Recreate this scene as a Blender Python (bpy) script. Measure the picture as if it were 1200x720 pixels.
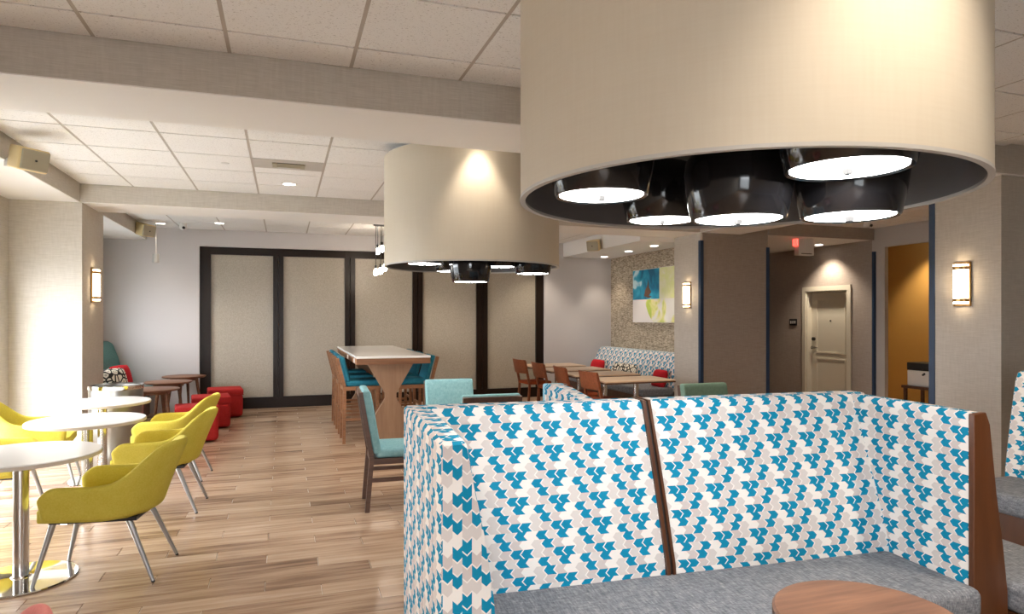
import bpy, bmesh, math, random
from mathutils import Vector, Matrix
random.seed(7)
for o in list(bpy.data.objects): bpy.data.objects.remove(o, do_unlink=True)
scn = bpy.context.scene
COL = scn.collection
PI = math.pi
R = math.radians

# ------------------------------------------------------------------ camera, world, exposure
EYE = 1.48
cam_d = bpy.data.cameras.new('camera'); cam = bpy.data.objects.new('camera', cam_d); COL.objects.link(cam)
cam_d.sensor_width = 36; cam_d.lens = 775/1200*36; cam_d.shift_y = 12/1200; cam_d.clip_start = .05
cam.location = (0, 0, EYE); cam.rotation_euler = (R(90), 0, -math.atan(267/775))
scn.camera = cam

w = bpy.data.worlds.new('daylight'); scn.world = w; w.use_nodes = True
bg = w.node_tree.nodes['Background']; bg.inputs[0].default_value = (.92, .96, 1, 1); bg.inputs[1].default_value = 19.0
vs = scn.view_settings; vs.view_transform = 'Standard'; vs.look = 'None'; vs.gamma = 1; vs.use_curve_mapping = False
vs.exposure = 0.1
SPOT = 1.3       # overall strength of the ceiling downlights

# ------------------------------------------------------------------ materials
MATS = {}
def srgb(r, g, b):
    f = lambda c: (c/255/12.92) if c/255 <= .04045 else ((c/255+.055)/1.055)**2.4
    return (f(r), f(g), f(b), 1)
class NT:
    def __init__(s, name):
        s.m = bpy.data.materials.new(name); s.m.use_nodes = True; s.t = s.m.node_tree
        s.b = s.t.nodes['Principled BSDF']; MATS[name] = s.m
    def n(s, kind, **kw):
        nd = s.t.nodes.new(kind)
        for k, v in kw.items():
            if isinstance(k, str) and k.startswith('i_'):
                nd.inputs[int(k[2:])].default_value = v
            else: setattr(nd, k, v)
        return nd
    def l(s, a, b): s.t.links.new(a, b)
    def math(s, op, a, b=None, c=None):
        nd = s.t.nodes.new('ShaderNodeMath'); nd.operation = op
        for i, x in enumerate((a, b, c)):
            if x is None: continue
            if hasattr(x, 'links'): s.l(x, nd.inputs[i])
            else: nd.inputs[i].default_value = x
        return nd.outputs[0]
    def ramp(s, fac, stops, interp='LINEAR'):
        nd = s.t.nodes.new('ShaderNodeValToRGB'); cr = nd.color_ramp; cr.interpolation = interp
        while len(cr.elements) < len(stops): cr.elements.new(.5)
        for e, (p, c) in zip(cr.elements, stops): e.position = p; e.color = c
        s.l(fac, nd.inputs[0]); return nd.outputs[0]
    def coords(s, scale=(1, 1, 1), rand=0):
        tc = s.n('ShaderNodeTexCoord'); mp = s.n('ShaderNodeMapping'); mp.inputs['Scale'].default_value = scale
        s.l(tc.outputs['Object'], mp.inputs[0])
        if rand:
            oi = s.n('ShaderNodeObjectInfo')
            va = s.n('ShaderNodeVectorMath', operation='SCALE'); va.inputs[0].default_value = (rand, rand*.73, rand*.41)
            s.l(oi.outputs['Random'], va.inputs['Scale']); s.l(va.outputs[0], mp.inputs['Location'])
        return mp.outputs[0]
    def noise(s, vec, scale=5, detail=3, rough=.5):
        nd = s.n('ShaderNodeTexNoise'); nd.inputs['Scale'].default_value = scale
        nd.inputs['Detail'].default_value = detail; nd.inputs['Roughness'].default_value = rough
        s.l(vec, nd.inputs['Vector']); return nd.outputs[0]
    def bump(s, h, strength=.2, dist=.002):
        nd = s.n('ShaderNodeBump'); nd.inputs['Strength'].default_value = strength; nd.inputs['Distance'].default_value = dist
        s.l(h, nd.inputs['Height']); s.l(nd.outputs[0], s.b.inputs['Normal'])
def plain(name, col, rough=.5, metal=0, spec=None, coat=0):
    m = NT(name); m.b.inputs['Base Color'].default_value = col; m.b.inputs['Roughness'].default_value = rough
    m.b.inputs['Metallic'].default_value = metal
    if spec is not None: m.b.inputs['Specular IOR Level'].default_value = spec
    if coat: m.b.inputs['Coat Weight'].default_value = coat; m.b.inputs['Coat Roughness'].default_value = .08
    return m
def emit(name, col, strength):
    m = NT(name); m.b.inputs['Base Color'].default_value = (.8, .8, .8, 1)
    m.b.inputs['Emission Color'].default_value = col; m.b.inputs['Emission Strength'].default_value = strength
def linen(name, a, b, zs=160, xs=5, strength=.25, lo=.35, hi=.65):
    m = NT(name); v = m.coords((xs, xs, zs)); n1 = m.noise(v, 1, 2)
    v2 = m.coords((60, 60, 8)); n2 = m.noise(v2, 1, 2)
    f = m.math('ADD', m.math('MULTIPLY', n1, .7), m.math('MULTIPLY', n2, .3))
    c = m.ramp(f, [(lo, a), (hi, b)]); m.l(c, m.b.inputs['Base Color'])
    m.b.inputs['Roughness'].default_value = .8; m.b.inputs['Specular IOR Level'].default_value = .25
    m.bump(f, strength, .002)
def wood(name, a, b, grain=(2, 45, 45), rough=.45, rand=9, coat=0):
    m = NT(name); v = m.coords(grain, rand); n1 = m.noise(v, 1, 4, .6)
    v2 = m.coords((grain[0]*.5, grain[1]*.12, grain[2]*.12), rand); n2 = m.noise(v2, 1, 2)
    f = m.math('ADD', m.math('MULTIPLY', n1, .6), m.math('MULTIPLY', n2, .4))
    c = m.ramp(f, [(.3, a), (.7, b)]); m.l(c, m.b.inputs['Base Color'])
    m.b.inputs['Roughness'].default_value = rough; m.bump(n1, .12, .001)
    if coat: m.b.inputs['Coat Weight'].default_value = coat
def fabric(name, a, b, scale=350, strength=.3):
    m = NT(name); v = m.coords((1, 1, 1)); n1 = m.noise(v, scale, 2); n2 = m.noise(v, scale*.12, 2)
    f = m.math('ADD', m.math('MULTIPLY', n1, .65), m.math('MULTIPLY', n2, .35))
    c = m.ramp(f, [(.35, a), (.65, b)]); m.l(c, m.b.inputs['Base Color'])
    m.b.inputs['Roughness'].default_value = .85; m.b.inputs['Specular IOR Level'].default_value = .2
    m.bump(f, strength, .0015)

linen('wallcloth', srgb(190, 182, 171), srgb(206, 199, 189), zs=260, xs=9, strength=.15)
linen('wallcloth_taupe', srgb(158, 146, 135), srgb(174, 162, 151), zs=260, xs=9, strength=.15)  # darker copy of the wallcloth, low light put into its colour
linen('grasscloth', srgb(112, 98, 82), srgb(208, 194, 172), zs=110, xs=14, strength=.5, lo=.36, hi=.62)
plain('paint_lilac', srgb(204, 199, 198), .7); plain('paint_white', srgb(241, 238, 234), .7)
plain('paint_amber', srgb(196, 160, 96), .7); plain('paint_cream', srgb(214, 207, 188), .5)
plain('header_grey', srgb(196, 190, 184), .7)
plain('navy', srgb(38, 62, 92), .45); plain('black_gloss', (.012, .012, .014, 1), .12, 0, .6)
plain('black_inner', (.15, .14, .14, 1), .3)
plain('dark_wood', srgb(34, 23, 17), .3, 0, .22)
plain('steel', (.62, .60, .57, 1), .22, 1); plain('brushed_steel', (.36, .34, .31, 1), .33, 1); plain('chrome', (.8, .8, .8, 1), .06, 1)
plain('leg_grey', (.42, .42, .42, 1), .32, .8); plain('black', (.015, .015, .015, 1), .5)
plain('white_laminate', srgb(240, 238, 235), .16); plain('laminate_edge', srgb(205, 192, 176), .45)
plain('white_plastic', srgb(228, 226, 222), .4); plain('cream_plastic', srgb(222, 200, 150), .5)
plain('grille', srgb(172, 164, 142), .6); plain('brass', srgb(190, 150, 95), .3, .9); plain('piping_blue', srgb(150, 205, 225), .7)
plain('grey_metal', srgb(196, 192, 186), .5, .1); plain('grout', srgb(214, 202, 188), .7)
emit('lamp_disc', (1, .97, .94, 1), 23); emit('sconce_glass', (1, .76, .48, 1), 14); emit('bulb_glow', (1, .85, .68, 1), 70)
emit('downlight_glow', (1, .93, .84, 1), 12); emit('exit_red', (1, .06, .04, 1), 2.5)

# drum shade fabric
m = NT('shade'); v = m.coords((1, 1, 1)); n = m.noise(m.coords((90, 90, 6)), 1, 2); n2 = m.noise(m.coords((6, 6, 160)), 1, 2)
f = m.math('ADD', m.math('MULTIPLY', n, .5), m.math('MULTIPLY', n2, .5))
m.l(m.ramp(f, [(.3, srgb(211, 200, 180)), (.7, srgb(215, 205, 186))]), m.b.inputs['Base Color'])
m.b.inputs['Roughness'].default_value = .5; m.b.inputs['Specular IOR Level'].default_value = .35; m.bump(f, .08, .001)
# ceiling tile
m = NT('ceiling_tile'); v = m.coords((1, 1, 1), 7); n = m.noise(v, 120, 2, .7); n3 = m.noise(m.coords((50, 160, 50), 7), 1, 2)
pit = m.ramp(m.math('ADD', m.math('MULTIPLY', n, .55), m.math('MULTIPLY', n3, .45)), [(.36, srgb(196, 192, 188)), (.43, srgb(242, 241, 239))])
m.l(pit, m.b.inputs['Base Color']); m.b.inputs['Roughness'].default_value = .9; m.bump(n, .35, .003)
plain('grid_white', srgb(186, 177, 168), .5)
# floor plank
m = NT('plank'); oi = m.n('ShaderNodeObjectInfo')
g = m.noise(m.coords((1.6, 26, 1), 60), 1, 5, .62); big = m.noise(m.coords((.9, 5, 1), 60), 1, 2)
f = m.math('ADD', m.math('MULTIPLY', g, .6), m.math('MULTIPLY', big, .4))
f = m.math('ADD', f, m.math('MULTIPLY', m.math('SUBTRACT', oi.outputs['Random'], .5), .10))
m.l(m.ramp(f, [(.30, srgb(108, 82, 64)), (.43, srgb(158, 128, 104)), (.54, srgb(186, 157, 131)), (.68, srgb(206, 181, 157))]), m.b.inputs['Base Color'])
m.b.inputs['Roughness'].default_value = .26; m.bump(g, .06, .001)
m = NT('plank_field'); br = m.n('ShaderNodeTexBrick'); br.offset = .33; br.offset_frequency = 1
m.l(m.coords((1, 1, 1)), br.inputs['Vector']); br.inputs['Scale'].default_value = 1
br.inputs['Color1'].default_value = srgb(168, 136, 108); br.inputs['Color2'].default_value = srgb(188, 158, 130)
br.inputs['Mortar'].default_value = srgb(205, 190, 175); br.inputs['Mortar Size'].default_value = .003
br.inputs['Brick Width'].default_value = .88; br.inputs['Row Height'].default_value = .145
m.l(br.outputs[0], m.b.inputs['Base Color']); m.b.inputs['Roughness'].default_value = .32
# partition pebbled glass
m = NT('pebbled_glass'); n = m.noise(m.coords((1, 1, 1)), 60, 3, .6)
m.l(m.ramp(n, [(.3, srgb(164, 155, 140)), (.7, srgb(184, 175, 159))]), m.b.inputs['Base Color'])
m.b.inputs['Roughness'].default_value = .32; m.bump(n, .35, .004)
# window pane: clear thin glass
m = NT('window_glass'); tr = m.n('ShaderNodeBsdfTransparent'); gl = m.n('ShaderNodeBsdfGlossy'); gl.inputs['Roughness'].default_value = .02
mx = m.n('ShaderNodeMixShader'); mx.inputs[0].default_value = .06; m.l(tr.outputs[0], mx.inputs[1]); m.l(gl.outputs[0], mx.inputs[2])
m.l(mx.outputs[0], m.t.nodes['Material Output'].inputs[0])
plain('pavement', srgb(150, 152, 152), .9)
# carpet
m = NT('carpet'); n = m.noise(m.coords((1, 1, 1)), 45, 3, .7)
m.l(m.ramp(n, [(.42, srgb(52, 44, 40)), (.5, srgb(120, 104, 92)), (.58, srgb(188, 172, 154))]), m.b.inputs['Base Color']); m.b.inputs['Roughness'].default_value = .95
# art canvas prints
def art(name, stops, scale, dist):
    m = NT(name); n = m.n('ShaderNodeTexNoise'); n.inputs['Scale'].default_value = scale; n.inputs['Detail'].default_value = 2; n.inputs['Distortion'].default_value = dist
    m.l(m.coords((1, 1, 1)), n.inputs['Vector']); m.l(m.ramp(n.outputs[0], stops), m.b.inputs['Base Color']); m.b.inputs['Roughness'].default_value = .6
art('art_teal', [(.36, srgb(14, 96, 132)), (.5, srgb(24, 140, 178)), (.6, srgb(60, 175, 205)), (.66, srgb(205, 235, 240))], 3.2, .6)
art('art_pale', [(.35, srgb(238, 236, 205)), (.55, srgb(228, 232, 160)), (.7, srgb(244, 240, 225))], 4, .3)
art('art_green', [(.46, srgb(240, 238, 230)), (.55, srgb(238, 234, 160)), (.64, srgb(196, 216, 96))], 3, .8)
plain('art_white', srgb(240, 234, 230), .6)
wood('walnut', srgb(92, 58, 38), srgb(140, 96, 66)); wood('stool_wood', srgb(112, 72, 44), srgb(160, 110, 72))
wood('table_wood', srgb(96, 66, 50), srgb(158, 116, 90), (3, 30, 30), .4)
wood('chair_dark_wood', srgb(70, 46, 34), srgb(104, 72, 52)); wood('cherry', srgb(110, 58, 34), srgb(152, 86, 54))
wood('ash_panel', srgb(138, 104, 78), srgb(170, 134, 104), (18, 18, 2), .45)
wood('maple_top', srgb(206, 176, 146), srgb(226, 200, 172), (3, 30, 30), .3)
wood('end_panel_wood', srgb(72, 40, 20), srgb(100, 58, 30), (14, 14, 2), .4)
fabric('yellow_vinyl', srgb(196, 178, 66), srgb(206, 189, 82), 120, .08)
fabric('rose_vinyl', srgb(196, 118, 114), srgb(204, 130, 124), 120, .08)
fabric('red_vinyl', srgb(160, 34, 32), srgb(172, 42, 40), 150, .1)
fabric('teal_light', srgb(112, 158, 162), srgb(150, 190, 192), 330)
fabric('teal_deep', srgb(24, 92, 112), srgb(44, 120, 140), 330); fabric('teal_grey', srgb(78, 122, 122), srgb(98, 142, 140), 330)
fabric('sage', srgb(104, 132, 116), srgb(126, 152, 136), 330)
fabric('rust_vinyl', srgb(150, 70, 40), srgb(168, 84, 50), 100, .1); fabric('red_cushion', srgb(178, 26, 36), srgb(196, 36, 46), 250)
m = NT('grey_tweed'); n = m.noise(m.coords((150, 22, 60)), 1, 3, .7); n2 = m.noise(m.coords((40, 160, 160)), 1, 2)
f = m.math('ADD', m.math('MULTIPLY', n, .6), m.math('MULTIPLY', n2, .4))
m.l(m.ramp(f, [(.35, srgb(88, 92, 100)), (.55, srgb(130, 133, 140)), (.7, srgb(170, 170, 170))]), m.b.inputs['Base Color']); m.b.inputs['Roughness'].default_value = .8; m.bump(f, .3, .002)
# chevron upholstery, UV in metres, arrows point towards -u
m = NT('chevron'); uv = m.n('ShaderNodeUVMap'); sp = m.n('ShaderNodeSeparateXYZ'); m.l(uv.outputs[0], sp.inputs[0])
V = m.math('DIVIDE', sp.outputs[1], .0305); row = m.math('FLOOR', V); fv = m.math('SUBTRACT', V, row)
tri = m.math('MULTIPLY', m.math('ABSOLUTE', m.math('SUBTRACT', fv, .5)), 2)
r3 = m.math('FLOORED_MODULO', m.math('MULTIPLY', row, -1), 3)
odd = m.math('MULTIPLY', m.math('COMPARE', r3, 1, .2), .5)
U = m.math('SUBTRACT', m.math('SUBTRACT', m.math('DIVIDE', sp.outputs[0], .042), m.math('MULTIPLY', tri, .34)), odd)
U = m.math('SUBTRACT', U, m.math('MULTIPLY', m.math('FLOOR', m.math('DIVIDE', row, 3)), .0))
colm = m.math('FLOOR', U); fu = m.math('SUBTRACT', U, colm); m4 = m.math('FLOORED_MODULO', colm, 4)
idx = m.math('DIVIDE', m.math('ADD', m.math('ADD', m.math('MULTIPLY', r3, 4), m4), .5), 12)
T_, W_, G_, M_ = srgb(2, 134, 172), srgb(236, 231, 226), srgb(212, 205, 201), srgb(204, 194, 191)
cells = [T_, T_, G_, M_, T_, W_, T_, G_, M_, W_, G_, T_]
c = m.ramp(idx, [(i/12, k) for i, k in enumerate(cells)], 'CONSTANT')
edge = m.math('LESS_THAN', fu, .13); mxn = m.n('ShaderNodeMix', data_type='RGBA'); m.l(edge, mxn.inputs[0]); m.l(c, mxn.inputs[6]); mxn.inputs[7].default_value = W_
m.l(mxn.outputs[2], m.b.inputs['Base Color']); m.b.inputs['Roughness'].default_value = .75; m.b.inputs['Specular IOR Level'].default_value = .25
nn = m.noise(m.coords((1, 1, 1)), 500, 1); m.bump(nn, .15, .001)
# black and white scribble cushion
m = NT('scribble'); vo = m.n('ShaderNodeTexVoronoi', feature='DISTANCE_TO_EDGE'); vo.inputs['Scale'].default_value = 13
m.l(m.coords((1, 1, 1)), vo.inputs['Vector'])
m.l(m.ramp(vo.outputs[0], [(.0, srgb(24, 22, 22)), (.10, srgb(24, 22, 22)), (.13, srgb(232, 224, 208)), (.34, srgb(232, 224, 208)), (.36, srgb(24, 22, 22)), (.42, srgb(232, 224, 208))]), m.b.inputs['Base Color'])
m.b.inputs['Roughness'].default_value = .85

# ------------------------------------------------------------------ geometry helpers
def box(bm, x0, y0, z0, x1, y1, z1):
    v = [bm.verts.new(p) for p in ((x0, y0, z0), (x1, y0, z0), (x1, y1, z0), (x0, y1, z0), (x0, y0, z1), (x1, y0, z1), (x1, y1, z1), (x0, y1, z1))]
    for f in ((0, 3, 2, 1), (4, 5, 6, 7), (0, 1, 5, 4), (1, 2, 6, 5), (2, 3, 7, 6), (3, 0, 4, 7)): bm.faces.new([v[i] for i in f])
    return bm
def rbox(x0, y0, z0, x1, y1, z1, r=.02, seg=3):
    bm = bmesh.new(); box(bm, x0, y0, z0, x1, y1, z1)
    bmesh.ops.bevel(bm, geom=bm.edges[:], offset=r, segments=seg, profile=.5, affect='EDGES'); return bm
def bxs(*bs):
    bm = bmesh.new()
    for b in bs: box(bm, *b)
    return bm
def prism(pts, axis, a, b, bev=0):
    """extrude a 2-D polygon: axis 'x' pts=(y,z), 'y' pts=(x,z), 'z' pts=(x,y)"""
    bm = bmesh.new()
    mk = {'x': lambda p, t: (t, p[0], p[1]), 'y': lambda p, t: (p[0], t, p[1]), 'z': lambda p, t: (p[0], p[1], t)}[axis]
    v0 = [bm.verts.new(mk(p, a)) for p in pts]; v1 = [bm.verts.new(mk(p, b)) for p in pts]; n = len(pts)
    bm.faces.new(v0); bm.faces.new(v1)
    for i in range(n): bm.faces.new((v0[i], v0[(i+1) % n], v1[(i+1) % n], v1[i]))
    bmesh.ops.recalc_face_normals(bm, faces=bm.faces[:])
    if bev: bmesh.ops.bevel(bm, geom=bm.edges[:], offset=bev, segments=3, profile=.5, affect='EDGES', clamp_overlap=True)
    return bm
def hexa(p8, bev=0, seg=3):
    """box from eight corners (bottom 4 ccw, top 4 ccw)"""
    bm = bmesh.new(); v = [bm.verts.new(p) for p in p8]
    for f in ((0, 3, 2, 1), (4, 5, 6, 7), (0, 1, 5, 4), (1, 2, 6, 5), (2, 3, 7, 6), (3, 0, 4, 7)): bm.faces.new([v[i] for i in f])
    bmesh.ops.recalc_face_normals(bm, faces=bm.faces[:])
    if bev: bmesh.ops.bevel(bm, geom=bm.edges[:], offset=bev, segments=seg, profile=.5, affect='EDGES')
    return bm
def lathe(prof, cx=0, cy=0, seg=48, closed=False, bm=None):
    bm = bm or bmesh.new(); rings = []
    for r, z in prof:
        if r < 1e-6: rings.append([bm.verts.new((cx, cy, z))])
        else: rings.append([bm.verts.new((cx+r*math.cos(2*PI*i/seg), cy+r*math.sin(2*PI*i/seg), z)) for i in range(seg)])
    prs = list(zip(rings, rings[1:])) + ([(rings[-1], rings[0])] if closed else [])
    for a, b in prs:
        for i in range(seg):
            j = (i+1) % seg
            if len(a) == 1 and len(b) == 1: continue
            if len(a) == 1: bm.faces.new((a[0], b[i], b[j]))
            elif len(b) == 1: bm.faces.new((a[i], a[j], b[0]))
            else: bm.faces.new((a[i], a[j], b[j], b[i]))
    bmesh.ops.recalc_face_normals(bm, faces=bm.faces[:]); return bm
def cyl(r, z0, z1, cx=0, cy=0, seg=32): return lathe([(0, z0), (r, z0), (r, z1), (0, z1)], cx, cy, seg)
def rod(p, q, r0, r1=None, seg=12, bm=None):
    bm = bm or bmesh.new(); r1 = r0 if r1 is None else r1
    p, q = Vector(p), Vector(q); d = (q-p).normalized(); a = d.orthogonal().normalized(); b = d.cross(a)
    A = [bm.verts.new(p+r0*(a*math.cos(2*PI*i/seg)+b*math.sin(2*PI*i/seg))) for i in range(seg)]
    B = [bm.verts.new(q+r1*(a*math.cos(2*PI*i/seg)+b*math.sin(2*PI*i/seg))) for i in range(seg)]
    for i in range(seg): bm.faces.new((A[i], A[(i+1) % seg], B[(i+1) % seg], B[i]))
    bm.faces.new(A[::-1]); bm.faces.new(B); return bm
def bar(p, q, w, d, bm=None, up=(0, 0, 1)):
    """square bar from p to q"""
    bm = bm or bmesh.new(); p, q = Vector(p), Vector(q); dr = (q-p).normalized()
    u = Vector(up)
    if abs(dr.dot(u)) > .9: u = Vector((0, 1, 0))
    a = dr.cross(u).normalized(); b = a.cross(dr).normalized()
    vs_ = []
    for c in (p, q):
        for s, t in ((-1, -1), (1, -1), (1, 1), (-1, 1)): vs_.append(bm.verts.new(c+a*w/2*s+b*d/2*t))
    for f in ((3, 2, 1, 0), (4, 5, 6, 7), (0, 1, 5, 4), (1, 2, 6, 5), (2, 3, 7, 6), (3, 0, 4, 7)): bm.faces.new([vs_[i] for i in f])
    bmesh.ops.recalc_face_normals(bm, faces=bm.faces[:]); return bm
def obj(name, bm, mat, parent=None, smooth=None, loc=None):
    me = bpy.data.meshes.new(name); bm.to_mesh(me); bm.free()
    if mat: me.materials.append(MATS[mat])
    if smooth:
        me.shade_smooth(); me.set_sharp_from_angle(angle=R(smooth))
    o = bpy.data.objects.new(name, me); COL.objects.link(o)
    if parent: o.parent = parent
    if loc: o.location = loc
    return o
def tag(o, label, cat, group=None):
    o['label'] = label; o['category'] = cat
    if group: o['group'] = group
    return o
def thing(name, label, cat, loc=(0, 0, 0), rotz=0, group=None):
    o = bpy.data.objects.new(name, None); COL.objects.link(o); o.empty_display_size = .1
    o.location = loc; o.rotation_euler = (0, 0, rotz); return tag(o, label, cat, group)
def struct(name, bm, mat, parent=None, smooth=None):
    o = obj(name, bm, mat, parent, smooth)
    if not parent: o['kind'] = 'structure'
    return o
def dup(root, loc, rotz, label=None, name=None):
    r = root.copy(); COL.objects.link(r); r.location = loc; r.rotation_euler = (0, 0, rotz)
    if label: r['label'] = label
    for ch in list(root.children):
        c = ch.copy(); COL.objects.link(c); c.parent = r
        for g in list(ch.children):
            d = g.copy(); COL.objects.link(d); d.parent = c
    return r
def uvbox(o, sx=1, fy=None):
    """planar UVs in metres; arrows point to -u. sx=-1 flips. fy='down' makes y-facing faces point down"""
    me = o.data; uv = me.uv_layers.new(name='UVMap')
    for p in me.polygons:
        n = p.normal; ax, ay, az = abs(n.x), abs(n.y), abs(n.z)
        for li in p.loop_indices:
            c = me.vertices[me.loops[li].vertex_index].co
            if ay >= ax and ay >= az*.6:
                t = (c.z, c.x) if fy == 'down' else (c.x*sx, c.z)
            elif ax >= az*.6: t = (c.y*sx, c.z)
            else: t = (c.x*sx, c.y+1.12)
            uv.data[li].uv = (t[0]+3, t[1]+3)
def spot(name, loc, power, size=70, blend=.6, rad=.04, col=(1, .86, .70), parent=None, target=None):
    l = bpy.data.lights.new(name, 'SPOT'); l.energy = power*SPOT; l.spot_size = R(size); l.spot_blend = blend; l.shadow_soft_size = rad; l.color = col
    o = bpy.data.objects.new(name, l); COL.objects.link(o); o.location = loc
    if parent: o.parent = parent
    return o

# ------------------------------------------------------------------ the setting
CEIL = 2.87; SOF = 2.67
XL = -2.62; XR = 8.70; YB = 11.42; YN = -3.6
YA0, YA1 = 3.76, 4.40        # near beam
YM0, YM1 = 7.93, 8.58        # middle beam
PX = 5.53                    # line of the right-hand pillars

struct('ground', bxs((-45, -45, -.4, 45, 45, -.25)), 'pavement')  # unseen outdoor ground, added to cut light thrown up at the ceiling
struct('floor', bxs((XL-.2, YN-.2, -.2, 11, 13.3, -.006)), 'grout')
floor = bpy.data.objects['floor']
# planks: individually where they show, the rest as one field
PW, PL = .145, .88
pm = None; npl = 0
X0, X1, Y0r = -2.60, 1.45, 3.30
row0 = int(round((3.30-3.81)/PW))
for j in range(row0, 53):
    y0 = 3.81 + j*PW
    if y0 > YB+.05: break
    off = -.10 + (-j % 3)*.2933
    k = math.floor((X0-off)/PL)
    while off+k*PL < (X1 if y0 < 8.2 else 1.0):
        xa = off+k*PL
        if pm is None:
            bm = bmesh.new(); box(bm, 0.0022, .0012, -.006, PL-.0022, PW-.0012, 0)
            o = obj('plank', bm, 'plank', floor); pm = o.data
        else:
            o = bpy.data.objects.new('plank', pm); COL.objects.link(o); o.parent = floor
        o.location = (xa, y0, 0); npl += 1; k += 1
XQ = 1.02
f = obj('plank_field', bxs((XQ, 3.30, -.006, XR+1.5, 13, -.001), (XL-.1, YN, -.006, .3, 3.295, -.001)), 'plank_field', floor); f['kind'] = 'stuff'
obj('carpet_inset', bxs((.31, YN, -.006, 5.5, 3.25, .002)), 'carpet', floor)

# ceiling slab, tiles, runners
struct('ceiling', bxs((XL-.2, YN-.2, CEIL+.02, 11, 13.3, CEIL+.2)), 'paint_white')
ceil = bpy.data.objects['ceiling']
TW = .62
tm = {}
def tiles(x0, x1, y0, y1, yoff, xoff=-.27, hw=.009):
    xs = [x0]+[xoff+i*TW for i in range(-12, 20) if x0+.02 < xoff+i*TW < x1-.02]+[x1]
    ys = [y0]+[yoff+i*.61 for i in range(-20, 20) if y0+.02 < yoff+i*.61 < y1-.02]+[y1]
    for a, b in zip(xs, xs[1:]):
        for c, d in zip(ys, ys[1:]):
            key = (round(b-a, 3), round(d-c, 3))
            if key not in tm:
                bm = bmesh.new(); box(bm, .010, .008, -.006, key[0]-.010, key[1]-.008, .018)
                o = obj('ceiling_tile', bm, 'ceiling_tile', ceil); tm[key] = o.data
            else:
                o = bpy.data.objects.new('ceiling_tile', tm[key]); COL.objects.link(o); o.parent = ceil
            o.location = (a, c, CEIL)
    for a in xs[1:-1]: obj('grid_runner', bxs((a-hw, y0, CEIL-.004, a+hw, y1, CEIL+.019)), 'grid_white', ceil)
    for c in ys[1:-1]: obj('grid_tee', bxs((x0, c-.009, CEIL+.006, x1, c+.009, CEIL+.019)), 'grid_white', ceil)
tiles(-2.0, 5.5, .42, YA0, 3.47, hw=.015)
tiles(-2.0, PX, YA1, YM0, 5.54)
tiles(6.21, XR, YA1, YM0, 5.54)
tiles(-2.0, 4.95, YM1, YB, 8.72)

# beams and soffits
beam1 = struct('trim_1', bxs((-2.62, YA0, SOF-.03+.006, XR, YA1, CEIL+.02)), 'wallcloth')
obj('beam_underside', bxs((-2.0, YA0+.002, SOF-.03, XR, YA1-.002, SOF-.024)), 'paint_white', beam1)
beam2 = struct('trim_2', bxs((-2.62, YM0, SOF+.006, PX, YM1, CEIL+.02)), 'wallcloth')
obj('beam_underside', bxs((-2.0, YM0+.002, SOF, PX, YM1-.002, SOF+.006)), 'paint_white', beam2)
b3 = struct('trim_3', bxs((PX, YA1, SOF+.006, 6.2, YM0, CEIL+.02)), 'wallcloth')
obj('beam_underside', bxs((PX, YA1, SOF, 6.2, YM0, SOF+.006)), 'paint_white', b3)
for k, (a, b) in enumerate(((YN, YA0), (YA1, YM0), (YM1, YB+.1))):
    s_ = struct('trim_%d' % (4+k), bxs((XL, a, SOF+.006, -2.0, b, CEIL+.02)), 'wallcloth')
    obj('soffit_underside', bxs((XL, a, SOF, -2.001, b, SOF+.006)), 'paint_white', s_)
s_ = struct('trim_7', bxs((4.95, YM1, 2.606, 5.97, YB+.1, CEIL+.02)), 'paint_white')

# walls
def wall_with_holes_x(name, x0, x1, y0, y1, holes, mat):
    bs = []; y = y0
    for (a, b, za, zb) in holes:
        bs.append((x0, y, 0, x1, a, CEIL+.02)); bs.append((x0, a, zb, x1, b, CEIL+.02))
        if za > 0: bs.append((x0, a, 0, x1, b, za))
        y = b
    bs.append((x0, y, 0, x1, y1, CEIL+.02)); return struct(name, bxs(*bs), mat)
LW = [(4.7, 7.62, .1, 2.05), (8.95, 10.65, .1, 2.05)]
wall_with_holes_x('wall_left', XL-.2, XL, YN, YB+.3, LW, 'wallcloth')
def window(n, a, b, za, zb, axis='x', pos=XL-.12):
    bs = []; t = .05; nb = 3
    def B(u0, z0, u1, z1, d0=-.03, d1=.03):
        return (pos+d0, u0, z0, pos+d1, u1, z1) if axis == 'x' else (u0, pos+d0, z0, u1, pos+d1, z1)
    fr = struct('window_%d' % n, bxs(B(a, za, b, za+t), B(a, zb-t, b, zb), B(a, za+t, a+t, zb-t), B(b-t, za+t, b, zb-t)), 'white_plastic')
    for k in range(1, nb):
        u = a+(b-a)*k/nb; obj('mullion', bxs(B(u-.02, za+t, u+.02, zb-t)), 'white_plastic', fr)
    for k in range(nb):
        u0 = a+t+(b-a-2*t)*k/nb; u1 = a+t+(b-a-2*t)*(k+1)/nb
        obj('pane', bxs(B(u0, za+t, u1, zb-t, -.003, .003)), 'window_glass', fr)
for k, (a, b, za, zb) in enumerate(LW): window(k+1, a, b, za, zb)
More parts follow.
